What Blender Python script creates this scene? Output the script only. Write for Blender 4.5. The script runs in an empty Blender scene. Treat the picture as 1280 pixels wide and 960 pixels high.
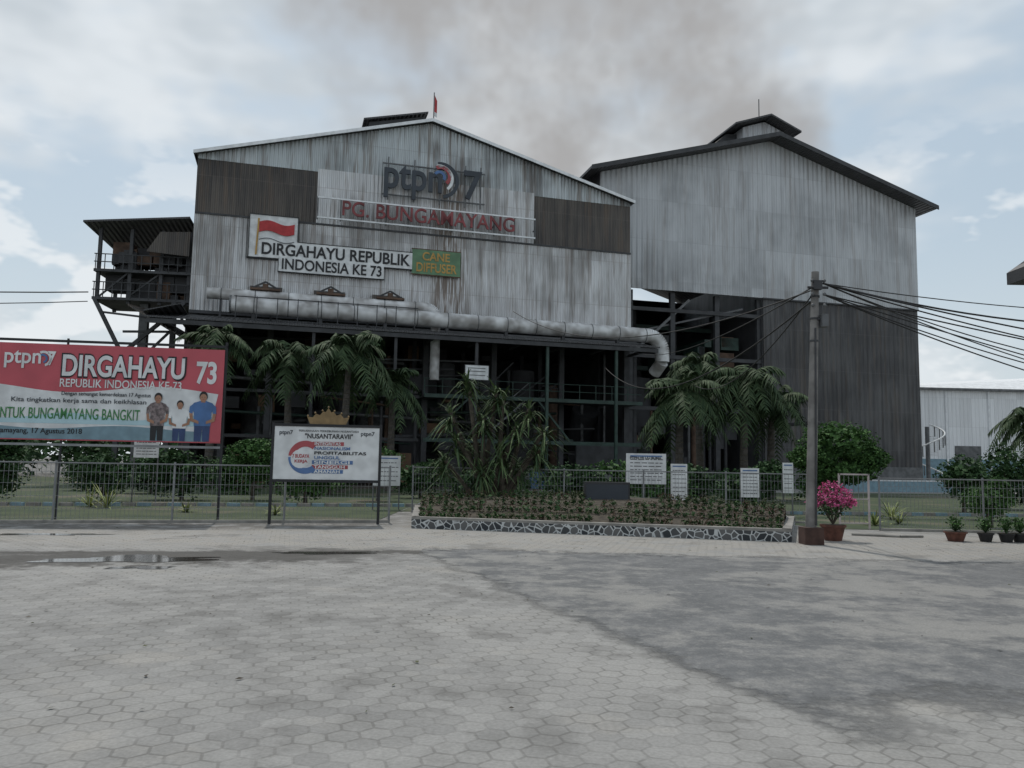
import bpy, math, random
from mathutils import Matrix, Vector, noise as mnoise
random.seed(7)
S=bpy.context.scene
R=random.uniform
# ------------------------------------------------------------------ materials
class NT:
    def __init__(s,tree): s.t=tree; s.n=tree.nodes; s.l=tree.links
    def node(s,ty,**k):
        n=s.n.new(ty)
        for a,b in k.items(): setattr(n,a,b)
        return n
    def put(s,sock,v):
        if isinstance(v,bpy.types.NodeSocket): s.l.new(v,sock)
        else:
            if isinstance(v,tuple) and len(v)==3 and sock.type=='RGBA': v=v+(1,)
            sock.default_value=v
    def m(s,op,a,b=None,c=None,clamp=False):
        n=s.node('ShaderNodeMath',operation=op,use_clamp=clamp); s.put(n.inputs[0],a)
        if b is not None: s.put(n.inputs[1],b)
        if c is not None: s.put(n.inputs[2],c)
        return n.outputs[0]
    def vm(s,op,a,b=None,out=0):
        n=s.node('ShaderNodeVectorMath',operation=op); s.put(n.inputs[0],a)
        if b is not None:
            s.put(n.inputs['Scale'] if op=='SCALE' else n.inputs[1],b)
        return n.outputs[1] if op in('DOT_PRODUCT','LENGTH') else n.outputs[0]
    def mix(s,f,a,b,bt='MIX'):
        n=s.node('ShaderNodeMix',data_type='RGBA',blend_type=bt); s.put(n.inputs[0],f); s.put(n.inputs[6],a); s.put(n.inputs[7],b)
        return n.outputs[2]
    def noise(s,vec,scale,detail=4,rough=.55,dist=0):
        n=s.node('ShaderNodeTexNoise'); s.put(n.inputs['Vector'],vec)
        n.inputs['Scale'].default_value=scale;n.inputs['Detail'].default_value=min(detail,4);n.inputs['Roughness'].default_value=rough;n.inputs['Distortion'].default_value=dist
        return n.outputs[0]
    def ss(s,x,a,b):
        n=s.node('ShaderNodeMapRange',interpolation_type='SMOOTHSTEP'); s.put(n.inputs[0],x)
        s.put(n.inputs[1],a);s.put(n.inputs[2],b);n.inputs[3].default_value=0;n.inputs[4].default_value=1
        return n.outputs[0]
    def comb(s,x,y,z):
        n=s.node('ShaderNodeCombineXYZ'); s.put(n.inputs[0],x);s.put(n.inputs[1],y);s.put(n.inputs[2],z); return n.outputs[0]
    def sep(s,v):
        n=s.node('ShaderNodeSeparateXYZ'); s.put(n.inputs[0],v); return n.outputs
def newmat(name):
    m=bpy.data.materials.new(name); m.use_nodes=True
    t=NT(m.node_tree); p=m.node_tree.nodes['Principled BSDF']
    return m,t,p
def obj_co(t): return t.node('ShaderNodeTexCoord').outputs['Object']
def mat(name,col,rough=.7,metal=0,var=.25,scale=3,bump=0,dark=None):
    m,t,p=newmat(name); co=obj_co(t)
    n=t.noise(co,scale,2,.6); f=t.ss(n,.3,.7)
    d=dark or tuple(v*(1-var) for v in col)
    c=t.mix(f,d,col); t.put(p.inputs['Base Color'],c)
    p.inputs['Roughness'].default_value=rough; p.inputs['Metallic'].default_value=metal
    if bump:
        b=t.node('ShaderNodeBump'); b.inputs['Strength'].default_value=bump; b.inputs['Distance'].default_value=.02
        t.put(b.inputs['Height'],t.noise(co,scale*6,1)); t.l.new(b.outputs[0],p.inputs['Normal'])
    return m
def cladding(name,base,dirt,amt=.5,rib=.25,panel=.9,soot=0,seed=0.,rust=0,rustx=None,lo=.42,hi=.66,rcol=(.17,.12,.085)):
    m,t,p=newmat(name); co=obj_co(t); x,y,z=t.sep(co)
    px=t.m('FLOOR',t.m('DIVIDE',x,panel)); pz=t.m('FLOOR',t.m('DIVIDE',z,3.3))
    wn=t.node('ShaderNodeTexWhiteNoise'); t.put(wn.inputs['Vector'],t.comb(px,pz,seed)); 
    tone=t.m('MULTIPLY_ADD',wn.outputs[0],.18,.87)
    st=t.noise(t.comb(t.m('MULTIPLY',x,1.6),y,t.m('MULTIPLY',z,.12)),1.3,4,.68)
    big=t.noise(t.comb(t.m('ADD',x,seed*3),y,z),.16,3,.6)
    fine=t.noise(t.comb(t.m('MULTIPLY',x,6),y,t.m('MULTIPLY',z,.35)),1.5,2,.6)
    f=t.m('MULTIPLY',t.ss(t.m('ADD',t.m('MULTIPLY',st,.6),t.m('MULTIPLY',big,.4)),lo,hi),amt)
    c=t.mix(f,base,dirt)
    c=t.mix(t.m('MULTIPLY',t.ss(fine,.5,.75),amt*.5),c,dirt)
    if rust:
        rn=t.noise(t.comb(t.m('MULTIPLY',x,1.1),seed,t.m('MULTIPLY',z,.07)),2.1,3,.7)
        rm=t.ss(rn,.50,.66)
        if rustx: rm=t.m('MAXIMUM',t.m('MULTIPLY',rm,.6),t.m('MULTIPLY',t.m('SUBTRACT',1.0,t.ss(t.m('ABSOLUTE',t.m('SUBTRACT',x,rustx[0])),rustx[1]*.3,rustx[1])),t.ss(fine,.40,.56)))
        c=t.mix(t.m('MULTIPLY',rm,rust),c,rcol)
    if soot:
        s=t.ss(t.m('ADD',big,t.m('MULTIPLY',st,.35)),.66,.86)
        c=t.mix(t.m('MULTIPLY',s,soot),c,(.03,.032,.035))
    ribs=t.m('SINE',t.m('MULTIPLY',x,2*math.pi/rib))
    seam=t.m('LESS_THAN',t.m('FRACT',t.m('DIVIDE',z,3.3)),.018)
    c=t.mix(1.0,c,t.comb(tone,tone,tone),'MULTIPLY')
    c=t.mix(t.m('MULTIPLY',seam,.35),c,dirt)
    t.put(p.inputs['Base Color'],c); p.inputs['Roughness'].default_value=.55; p.inputs['Metallic'].default_value=.1
    b=t.node('ShaderNodeBump'); b.inputs['Strength'].default_value=.9; b.inputs['Distance'].default_value=.05
    t.put(b.inputs['Height'],ribs); t.l.new(b.outputs[0],p.inputs['Normal'])
    return m
def leafmat(name,c1,c2):
    m,t,p=newmat(name)
    g=t.node('ShaderNodeNewGeometry')
    c=t.mix(g.outputs['Random Per Island'],c1,c2); t.put(p.inputs['Base Color'],c); p.inputs['Roughness'].default_value=.75; p.inputs['Specular IOR Level'].default_value=.25
    return m
M={}
M['clad']=cladding('weathered_metal_sheet',(.70,.715,.73),(.31,.29,.27),.62,.26,.9,.32,1.,.85,(16.6,1.9))
M['cladtop']=cladding('gable_metal_sheet',(.55,.60,.62),(.27,.27,.27),.55,.26,.9,.5,2.,.6)
M['cladR']=cladding('grey_metal_sheet',(.52,.54,.56),(.34,.35,.365),.45,.45,1.35,.22,3.,.25)
M['cladW']=cladding('white_metal_sheet',(.80,.82,.84),(.55,.56,.57),.3,.45,1.35,0,8.)
M['soot']=cladding('sooty_metal_sheet',(.055,.05,.048),(.15,.13,.11),.6,.26,.9,0,4.,.6,None,.42,.62,(.13,.095,.07))
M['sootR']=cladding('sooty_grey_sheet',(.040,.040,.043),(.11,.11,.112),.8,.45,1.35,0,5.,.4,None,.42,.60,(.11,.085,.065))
M['roof']=cladding('roof_sheet',(.075,.075,.08),(.045,.045,.045),.5,.3,1,0,6.)
M['white']=mat('white_paint',(.72,.74,.75),.6,0,.25,2)
M['fascia']=mat('pale_fascia',(.78,.80,.82),.6,0,.2,2)
M['dark']=mat('dark_steel',(.055,.057,.062),.7,.0,.4,1.5)  # base colour raised above plain dark steel to paint in some haze
M['darkint']=mat('dark_interior',(.06,.061,.066),.9,0,.4,.6)  # dark interior tone, with lifted blacks of haze put into the colour
M['steel']=mat('grey_steel',(.15,.155,.16),.6,.3,.4,2)
M['green']=mat('green_painted_steel',(.035,.070,.058),.6,0,.4,2)
M['rust']=mat('rusty_steel',(.13,.08,.055),.8,0,.5,2)
M['pipe']=mat('aluminium_lagging',(.66,.67,.68),.5,.1,.45,.9,.2,dark=(.26,.25,.24))
M['orange']=mat('ochre_paint',(.15,.085,.045),.7,0,.4,1)
M['blue']=mat('blue_plastic',(.05,.12,.26),.5)
M['turq']=mat('turquoise_paint',(.20,.31,.37),.7)
M['black']=mat('black_paint',(.014,.015,.018),.6,0,.2)
M['txtdark']=mat('charcoal_lettering',(.04,.05,.065),.6,0,.3,1)
M['red']=mat('red_paint',(.40,.08,.09),.6,0,.25,1.5)
M['redflag']=mat('red_flag_cloth',(.45,.05,.055),.8)
M['redbg']=mat('red_banner_vinyl',(.50,.085,.11),.5,0,.18,1)
M['letred']=mat('faded_red_lettering',(.28,.07,.075),.7,0,.5,1)
M['sgreen']=mat('green_sign_face',(.13,.25,.14),.6,0,.35,1)
M['yellow']=mat('yellow_lettering',(.50,.30,.08),.6)
M['lgreen']=mat('lettering_green',(.05,.22,.07),.6)
M['bblue']=mat('board_blue',(.09,.18,.38),.6)
M['paleblue']=mat('pale_blue_vinyl',(.42,.60,.66),.5,0,.2,1)
M['skin']=mat('skin_print',(.36,.19,.12),.6)
M['hair']=mat('hair_print',(.015,.012,.012),.6)
M['batik']=mat('batik_print',(.25,.20,.20),.6,0,.7,14)
M['navy']=mat('navy_print',(.03,.06,.16),.6)
M['bluesh']=mat('blue_shirt_print',(.07,.16,.36),.6)
M['concrete']=mat('concrete',(.30,.29,.27),.85,0,.4,2.5,.3)
M['polec']=mat('concrete_pole',(.23,.22,.21),.85,0,.4,3,.3)
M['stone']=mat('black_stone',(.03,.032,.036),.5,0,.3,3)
M['wire']=mat('cable_black',(.015,.015,.016),.6)
M['galv']=mat('galvanised_wire',(.27,.28,.29),.5,.4,.3,2)
M['gatep']=mat('gate_paint',(.50,.44,.44),.6)
M['gold']=mat('bronze_ornament',(.25,.17,.08),.5,.3,.3,5)
M['terra']=mat('terracotta',(.16,.065,.045),.8,0,.5,6)
M['boxbr']=mat('brown_plinth_paint',(.085,.045,.035),.8,0,.5,4)
M['potblk']=mat('black_pot',(.02,.02,.022),.6)
M['bark']=mat('bark',(.10,.085,.065),.95,0,.5,6)
M['palmbark']=mat('palm_bark',(.11,.10,.09),.95,0,.5,5)
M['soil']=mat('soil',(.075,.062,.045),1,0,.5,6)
M['palm']=leafmat('palm_leaf',(.02,.042,.018),(.06,.092,.04))
M['drac']=leafmat('pandan_leaf',(.022,.05,.02),(.10,.145,.06))
M['bush']=leafmat('bush_leaf',(.016,.042,.016),(.05,.105,.036))
M['top']=leafmat('topiary_leaf',(.022,.058,.018),(.08,.165,.045))
M['hedge']=leafmat('hedge_leaf',(.035,.045,.022),(.10,.11,.05))
M['redleaf']=leafmat('red_hedge_leaf',(.05,.035,.022),(.12,.08,.05))
M['bougain']=leafmat('bougainvillea_flower',(.42,.06,.19),(.75,.18,.38))
M['agave']=leafmat('agave_leaf',(.08,.13,.04),(.36,.39,.16))
m,t,p=newmat('white_mosaic_stone'); co=obj_co(t)
v=t.node('ShaderNodeTexVoronoi',feature='DISTANCE_TO_EDGE'); t.put(v.inputs['Vector'],co); v.inputs['Scale'].default_value=6.5
v2=t.node('ShaderNodeTexVoronoi'); t.put(v2.inputs['Vector'],co); v2.inputs['Scale'].default_value=6.5
cell=t.mix(t.ss(t.sep(v2.outputs['Color'])[0],.2,.8),(.03,.035,.04),(.12,.12,.12))
t.put(p.inputs['Base Color'],t.mix(t.ss(v.outputs[0],.04,.08),(.50,.52,.52),cell)); p.inputs['Roughness'].default_value=.8
M['mosaic']=m
# paving
m,t,p=newmat('hexagonal_pavers')
co=obj_co(t); rot=t.node('ShaderNodeVectorRotate',rotation_type='Z_AXIS'); t.put(rot.inputs['Vector'],co); rot.inputs['Angle'].default_value=-.27
q=t.vm('SCALE',rot.outputs[0],1/.19); q=t.vm('MULTIPLY',q,(1,1,0)); q=t.vm('ADD',q,(500,500*1.7320508,0))
r=(1,1.7320508,1); h=(.5,.8660254,.5)
def modv(a): 
    n=t.node('ShaderNodeVectorMath',operation='MODULO'); t.put(n.inputs[0],a); n.inputs[1].default_value=r; return n.outputs[0]
a=t.vm('MULTIPLY',t.vm('SUBTRACT',modv(q),h),(1,1,0)); b=t.vm('MULTIPLY',t.vm('SUBTRACT',modv(t.vm('SUBTRACT',q,h)),h),(1,1,0))
sel=t.m('LESS_THAN',t.vm('DOT_PRODUCT',a,a),t.vm('DOT_PRODUCT',b,b))
mv=t.node('ShaderNodeMix',data_type='VECTOR'); t.put(mv.inputs[0],sel); t.put(mv.inputs[4],b); t.put(mv.inputs[5],a); gv=mv.outputs[1]
ag=t.vm('ABSOLUTE',gv); d=t.m('MAXIMUM',t.sep(ag)[0],t.vm('DOT_PRODUCT',ag,(.5,.8660254,0)))
idv=t.vm('SUBTRACT',q,gv); wn=t.node('ShaderNodeTexWhiteNoise'); 
rnd=t.node('ShaderNodeVectorMath',operation='SNAP'); t.put(rnd.inputs[0],t.vm('ADD',idv,(.05,.05,0))); rnd.inputs[1].default_value=(.25,.25,1)
t.put(wn.inputs['Vector'],rnd.outputs[0])
X,Y,Z=t.sep(co)
n1=t.noise(co,.22,3,.65); n2=t.noise(co,1.6,4,.7); n3=t.noise(co,38,1,.6); n4=t.noise(co,.55,4,.7)
joint=t.m('MULTIPLY',t.ss(d,.425,.48),t.m('MULTIPLY_ADD',t.ss(n2,.40,.62),.45,.24))
tile=t.mix(wn.outputs[0],(.228,.227,.222),(.288,.286,.278))
tile=t.mix(t.m('MULTIPLY',t.ss(n2,.38,.70),.6),tile,(.178,.177,.17))
tile=t.mix(t.m('MULTIPLY',t.ss(n1,.42,.66),.6),tile,(.33,.325,.312))
sandm=t.m('MULTIPLY',t.ss(n4,.54,.68),.6)
band=t.m('MULTIPLY',t.ss(Y,13.8,15.6),t.m('SUBTRACT',1.0,t.ss(Y,19,24)))
sandm=t.m('MAXIMUM',sandm,t.m('MULTIPLY',band,t.ss(n2,.35,.6)))
c=t.mix(t.m('MULTIPLY',sandm,.75),tile,(.335,.318,.29))
stain=t.ss(t.m('SUBTRACT',n4,t.m('MULTIPLY',n2,.35)),.28,.16)
c=t.mix(t.m('MULTIPLY',stain,.5),c,(.12,.118,.114))
c=t.mix(joint,c,(.135,.132,.125))
dx=t.m('ADD',X,14.0); rr=t.m('SQRT',t.m('ADD',t.m('MULTIPLY',dx,dx),t.m('MULTIPLY',t.m('SUBTRACT',Y,1.0),t.m('SUBTRACT',Y,1.0))))
tr=t.m('MAXIMUM',t.m('SUBTRACT',1.0,t.ss(t.m('ABSOLUTE',t.m('SUBTRACT',rr,13.2)),.05,.22)),t.m('SUBTRACT',1.0,t.ss(t.m('ABSOLUTE',t.m('SUBTRACT',rr,14.8)),.05,.22)))
c=t.mix(t.m('MULTIPLY',t.m('MULTIPLY',tr,t.ss(n2,.38,.6)),.28),c,(.12,.118,.114))
ex=t.m('ADD',t.m('SUBTRACT',Y,t.m('MULTIPLY',X,.30)),t.m('MULTIPLY',t.m('SUBTRACT',n2,.5),3.6))
wet=t.m('SUBTRACT',1.0,t.ss(t.m('ABSOLUTE',t.m('SUBTRACT',ex,14.8)),.5,1.4))
wet=t.m('MULTIPLY',wet,t.m('SUBTRACT',1.0,t.ss(X,-3.6,-1.2)))
ex2=t.m('ADD',t.m('SUBTRACT',Y,t.m('MULTIPLY',X,.18)),t.m('MULTIPLY',t.m('SUBTRACT',n2,.5),1.4))
wet2=t.m('MULTIPLY',t.m('SUBTRACT',1.0,t.ss(t.m('ABSOLUTE',t.m('SUBTRACT',ex2,14.9)),.12,.35)),t.m('SUBTRACT',1.0,t.ss(X,-1.4,-.9)))
far=t.m('MULTIPLY',t.ss(t.m('SUBTRACT',Y,t.m('MULTIPLY',X,.25)),19.6,20.8),t.m('MULTIPLY',t.m('SUBTRACT',1.0,t.ss(X,-4,-2)),t.ss(n2,.38,.52)))
wet=t.m('MAXIMUM',t.m('MAXIMUM',wet,wet2),t.m('MULTIPLY',far,.75))
c=t.mix(t.m('MULTIPLY',wet,.8),c,(.05,.047,.043))
c=t.mix(.3,c,t.mix(n3,(.1,.1,.1),(.9,.9,.9)),'OVERLAY')
t.put(p.inputs['Base Color'],c); p.inputs['Roughness'].default_value=.9; p.inputs['Specular IOR Level'].default_value=.25
bp=t.node('ShaderNodeBump'); bp.inputs['Strength'].default_value=.35; bp.inputs['Distance'].default_value=.01
t.put(bp.inputs['Height'],t.m('SUBTRACT',t.m('MULTIPLY',n3,.5),joint)); t.l.new(bp.outputs[0],p.inputs['Normal'])
M['pave']=m
# asphalt
m,t,p=newmat('dusty_asphalt'); co=obj_co(t); X,Y,Z=t.sep(co)
big=t.noise(co,.28,4,.72); med=t.noise(co,1.5,4,.75); fi=t.noise(co,45,1,.6); mid=t.noise(co,9,2,.65)
dust=t.ss(t.m('ADD',t.m('MULTIPLY',big,.62),t.m('MULTIPLY',med,.42)),.48,.60)
c=t.mix(t.ss(med,.35,.65),(.118,.122,.126),(.165,.168,.171))
c=t.mix(t.m('MULTIPLY',dust,.66),c,(.275,.27,.255))
c=t.mix(t.m('MULTIPLY',t.ss(mid,.50,.72),.35),c,(.29,.285,.27))
c=t.mix(.4,c,t.mix(fi,(.1,.1,.1),(.9,.9,.9)),'OVERLAY')
t.put(p.inputs['Base Color'],c); p.inputs['Roughness'].default_value=.9; p.inputs['Specular IOR Level'].default_value=.25
bp=t.node('ShaderNodeBump'); bp.inputs['Strength'].default_value=.6; bp.inputs['Distance'].default_value=.01
t.put(bp.inputs['Height'],fi); t.l.new(bp.outputs[0],p.inputs['Normal'])
e1=t.m('ADD',t.m('MULTIPLY',X,.9325),t.m('MULTIPLY',Y,.361)); s1=t.m('SUBTRACT',e1,3.63)
yl=t.m('MULTIPLY_ADD',t.ss(X,2.0,3.0),.7,4.8); s2=t.m('SUBTRACT',Y,yl)
s3=t.m('SUBTRACT',t.m('MULTIPLY_ADD',X,-.07,15.2),Y)
hard=t.ss(t.m('ADD',s1,t.m('MULTIPLY',t.m('SUBTRACT',med,.5),.9)),-.03,.3)
soft2=t.ss(t.m('ADD',s2,t.m('MULTIPLY',t.m('SUBTRACT',med,.5),3.2)),-.3,.9)
soft3=t.ss(t.m('ADD',s3,t.m('MULTIPLY',t.m('SUBTRACT',med,.5),2.5)),-.1,.5)
t.put(p.inputs['Alpha'],t.m('MULTIPLY',hard,t.m('MULTIPLY',soft2,soft3)))
M['asph']=m
m,t,p=newmat('lawn_grass'); co=obj_co(t)
c=t.mix(t.ss(t.noise(co,.7,4,.65),.35,.65),(.026,.046,.018),(.055,.075,.03)); c=t.mix(t.ss(t.noise(co,.25,3),.52,.68),c,(.11,.098,.065))
t.put(p.inputs['Base Color'],c); p.inputs['Roughness'].default_value=.95
M['lawn']=m
m,t,p=newmat('puddle_water'); p.inputs['Base Color'].default_value=(.05,.045,.04,1); p.inputs['Roughness'].default_value=.12; M['water']=m

# ------------------------------------------------------------------ mesh helpers
class MB:
    def __init__(s): s.v=[];s.f=[];s.mi=[];s.sm=[];s.mats=[]
    def slot(s,m):
        m=M[m] if isinstance(m,str) else m
        if m not in s.mats: s.mats.append(m)
        return s.mats.index(m)
    def add(s,vs,fs,m,smooth=False):
        b=len(s.v); s.v+= [tuple(v) for v in vs]; k=s.slot(m)
        for f in fs: s.f.append(tuple(i+b for i in f)); s.mi.append(k); s.sm.append(smooth)
    def box(s,x0,x1,y0,y1,z0,z1,m):
        s.add([(x0,y0,z0),(x1,y0,z0),(x1,y1,z0),(x0,y1,z0),(x0,y0,z1),(x1,y0,z1),(x1,y1,z1),(x0,y1,z1)],
              [(0,3,2,1),(4,5,6,7),(0,1,5,4),(1,2,6,5),(2,3,7,6),(3,0,4,7)],m)
    def beam(s,p,q,w,m,w2=None):
        s.cyl(p,q,w/2*1.414,m,4,smooth=False,r2=(w2/2*1.414 if w2 else None))
    def cyl(s,p,q,r,m,n=12,r2=None,smooth=True,caps=True):
        p=Vector(p);q=Vector(q);d=(q-p); 
        if d.length<1e-6: return
        d.normalize(); a=Vector((0,0,1)) if abs(d.z)<.95 else Vector((1,0,0))
        u=d.cross(a).normalized(); w=d.cross(u); r2=r if r2 is None else r2
        ph=math.pi/4 if n==4 else 0
        vs=[];
        for i in range(n):
            an=2*math.pi*i/n+ph; o=u*math.cos(an)+w*math.sin(an); vs.append(p+o*r); vs.append(q+o*r2)
        fs=[(2*i,2*((i+1)%n),2*((i+1)%n)+1,2*i+1) for i in range(n)]
        s.add(vs,fs,m,smooth)
        if caps: s.add([vs[2*i] for i in range(n)],[tuple(range(n))],m); s.add([vs[2*i+1] for i in range(n)],[tuple(range(n))[::-1]],m)
    def tube(s,pts,r,m,n=12):
        for i in range(len(pts)-1): s.cyl(pts[i],pts[i+1],r,m,n)
    def poly(s,pts,m): s.add(pts,[tuple(range(len(pts)))],m)
    def slab(s,poly,y0,y1,m):
        n=len(poly); vs=[(x,y0,z) for x,z in poly]+[(x,y1,z) for x,z in poly]
        s.add(vs,[tuple(range(n)),tuple(range(2*n-1,n-1,-1))]+[(i,i+n,(i+1)%n+n,(i+1)%n) for i in range(n)],m)
    def sphere(s,c,r,m,sz=1,n=12,k=8):
        vs=[];fs=[]
        for j in range(k+1):
            th=math.pi*j/k
            for i in range(n):
                a=2*math.pi*i/n; vs.append((c[0]+r*math.sin(th)*math.cos(a),c[1]+r*math.sin(th)*math.sin(a),c[2]+r*sz*math.cos(th)))
        for j in range(k):
            for i in range(n): fs.append((j*n+i,(j+1)*n+i,(j+1)*n+(i+1)%n,j*n+(i+1)%n))
        s.add(vs,fs,m,True)
    def build(s,name,parent=None):
        me=bpy.data.meshes.new(name); me.from_pydata(s.v,[],s.f)
        for m in s.mats: me.materials.append(m)
        me.polygons.foreach_set('material_index',s.mi); me.polygons.foreach_set('use_smooth',s.sm); me.update()
        o=bpy.data.objects.new(name,me); S.collection.objects.link(o)
        if parent: o.parent=parent
        return o
def empty(name,loc=(0,0,0),rz=0):
    o=bpy.data.objects.new(name,None); S.collection.objects.link(o); o.location=loc; o.rotation_euler=(0,0,rz); o.empty_display_size=.5; return o
def text(parent,body,x0,x1,z0,z1,y,m,ext=.01,bold=.0,name=None):
    cu=bpy.data.curves.new('t','FONT'); cu.body=body; cu.size=1; cu.extrude=ext; cu.offset=bold
    o=bpy.data.objects.new('t',cu); S.collection.objects.link(o); bpy.context.view_layer.update()
    dg=bpy.context.evaluated_depsgraph_get(); me=bpy.data.meshes.new_from_object(o.evaluated_get(dg))
    bpy.data.objects.remove(o); 
    xs=[v.co.x for v in me.vertices]; ys=[v.co.y for v in me.vertices]
    ax,bx,ay,by=min(xs),max(xs),min(ys),max(ys)
    for v in me.vertices:
        X=(v.co.x-ax)/(bx-ax)*(x1-x0)+x0; Z=(v.co.y-ay)/(by-ay)*(z1-z0)+z0; v.co=(X,y-v.co.z,Z)
    me.materials.clear(); me.materials.append(M[m])
    o=bpy.data.objects.new(name or ('lettering_'+''.join(ch for ch in body.lower() if ch.isalnum())[:18]),me); S.collection.objects.link(o); o.parent=parent
    return o
def wirecurve(name,pts,r,m='wire',sag=0,parent=None,n=14):
    cu=bpy.data.curves.new(name,'CURVE'); cu.dimensions='3D'; cu.bevel_depth=r; cu.bevel_resolution=1
    for (p,q) in zip(pts[:-1],pts[1:]):
        sp=cu.splines.new('POLY'); sp.points.add(n-1)
        for i in range(n):
            u=i/(n-1); sp.points[i].co=(p[0]+(q[0]-p[0])*u,p[1]+(q[1]-p[1])*u,p[2]+(q[2]-p[2])*u-sag*4*u*(1-u),1)
    cu.materials.append(M[m]); o=bpy.data.objects.new(name,cu); S.collection.objects.link(o)
    if parent: o.parent=parent
    return o

# ------------------------------------------------------------------ ground
g=MB(); g.poly([(-600,-60,0),(600,-60,0),(600,1500,0),(-600,1500,0)],'pave'); g.build('ground')
g=MB(); g.poly([(-1.6,13.6,.004),(2.2,3.0,.004),(40,3.0,.004),(40,16,.004),(-1.6,17,.004)],'asph'); g.build('asphalt_road')
g=MB(); g.poly([(-3.6,21.55,.008),(-3.6,47,.008),(-160,120,.008),(-160,0,.008),(-40,12,.008)],'lawn')
g.poly([(-3.55,26.2,.008),(60,29.2,.008),(75,72,.008),(-3.55,47,.008)],'lawn')
g.poly([(8.2,23.2,.009),(8.4,21.9,.009),(60,21.2,.009),(60,29.1,.009),(8.2,26.6,.009)],'lawn')
g.build('lawn')
def puddle(cx,cy,a,b,ang,seed):
    g=MB(); pts=[]
    for i in range(60):
        an=2*math.pi*i/60; k=.75+.7*mnoise.noise(Vector((math.cos(an)*1.6+seed,math.sin(an)*1.6,seed)))+.14*math.sin(an*5+seed)+.08*math.sin(an*9)
        x=a*k*math.cos(an); y=b*k*math.sin(an); pts.append((cx+x*math.cos(ang)-y*math.sin(ang),cy+x*math.sin(ang)+y*math.cos(ang),.005))
    g.poly(pts,'water'); g.build('puddle')
puddle(-6.0,12.9,1.5,.5,.25,1.3); puddle(-3.1,14.2,1.2,.22,.15,4.1); puddle(-9.4,16.6,1.4,.25,.2,7.7); puddle(-5.3,11.9,.7,.18,.3,2.7)
g=MB()
for i in range(420):
    x=R(-12,10); y=R(5,19.5); s=R(.012,.035)
    if random.random()<.55: y=R(15.5,19.0)
    a=R(0,6.28); g.poly([(x+s*math.cos(a),y+s*math.sin(a),.012),(x+s*.5*math.cos(a+1.6),y+s*.5*math.sin(a+1.6),.018),(x-s*math.cos(a),y-s*math.sin(a),.012),(x-s*.5*math.cos(a+1.6),y-s*.5*math.sin(a+1.6),.011)],random.choice(['soil','bark','concrete','hedge']))
g.build('leaf_litter')

# ------------------------------------------------------------------ main factory
AM=math.atan2(8.265,29.161)
FM=empty('factory_building',(-20.53,50,0),AM)
W=30.3; E=21.2; RG=25.3; D=42.0
b=MB()
b.box(0,W,-.18,0,10.95,17.2,'clad')
b.slab([(7.55,17.2),(22.75,17.2),(22.75,21.1),(7.55,21.1)],-.06,0.0,'clad')
b.slab([(0,17.2),(7.55,17.2),(7.55,20.9),(0,20.9)],0.0,.06,'soot')
b.slab([(22.75,17.2),(W,17.2),(W,20.9),(22.75,20.9)],0.0,.06,'soot')
b.slab([(0,20.9),(7.55,20.9),(7.55,21.1),(22.75,21.1),(22.75,20.9),(W,20.9),(W,E),(15.15,RG),(0,E)],-.03,.03,'cladtop')
b.build('front_wall',FM)
b=MB()
b.slab([(0.05,17.2),(W-.05,17.2),(W-.05,17.32),(0.05,17.32)],-.24,-.0,'dark')
b.slab([(0,10.75),(W,10.75),(W,10.95),(0,10.95)],-.28,.02,'dark')
b.build('wall_trims',FM)
b=MB()
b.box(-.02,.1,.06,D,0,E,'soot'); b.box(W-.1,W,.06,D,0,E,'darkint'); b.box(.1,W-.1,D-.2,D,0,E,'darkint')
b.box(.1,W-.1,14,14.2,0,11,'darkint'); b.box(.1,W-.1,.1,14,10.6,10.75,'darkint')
b.build('side_walls',FM)
b=MB()
for sx in (0,1):
    e0=(-.25,E-.1) if sx==0 else (W+.2,E-.1)
    b.slab([e0,(15.15,RG+.04),(15.15,RG+.18),(e0[0],e0[1]+.14)][::1 if sx==0 else -1],-.45,D+.5,'roof')
    b.slab([(e0[0],e0[1]-.06),(15.15,RG-.02),(15.15,RG+.2),(e0[0],e0[1]+.16)][::1 if sx==0 else -1],-.5,-.45,'fascia')
b.build('roof',FM)
b=MB()
b.slab([(10.9,24.2),(14.7,25.3),(14.7,26.15),(10.9,25.25)],1,8,'dark')
b.slab([(10.5,25.25),(15.0,26.35),(15.0,26.47),(10.5,25.38)],.7,8.4,'roof')
b.build('roof_vent',FM)
b=MB(); b.cyl((15.2,-.4,25.3),(15.2,-.4,27.4),.035,'steel',8)
b.slab([(15.24,26.0),(15.42,25.9),(15.42,26.8),(15.24,27.2)],-.42,-.4,'redflag'); b.slab([(15.24,25.7),(15.42,25.6),(15.42,25.9),(15.24,26.0)],-.42,-.4,'white'); b.build('roof_flag',FM)
b=MB()
for z in (17.62,18.98): b.box(7.6,22.7,-.62,-.5,z-.05,z+.05,'fascia')
for u in [7.6+i*1.51 for i in range(11)]: b.box(u-.04,u+.04,-.52,-.44,17.5,19.05,'steel'); b.box(u-.03,u+.03,-.5,-.07,18.2,18.28,'steel')
for u in (12.2,14,15.8,17.6,18.7): b.box(u-.04,u+.04,-.35,-.25,19.4,22.4,'steel')
b.box(11.8,19,-.36,-.26,19.72,19.8,'steel'); b.box(11.8,19,-.36,-.26,21.9,21.98,'steel')
b.build('sign_rails',FM)
text(FM,"PG. BUNGAMAYANG",9.2,21.1,17.85,18.85,-.75,'letred',.06,.008)
text(FM,"ptpn",11.9,15.9,19.5,21.9,-.5,'txtdark',.08,.016)
text(FM,"7",17.45,18.75,19.9,22.0,-.5,'txtdark',.08,.02)
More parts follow.
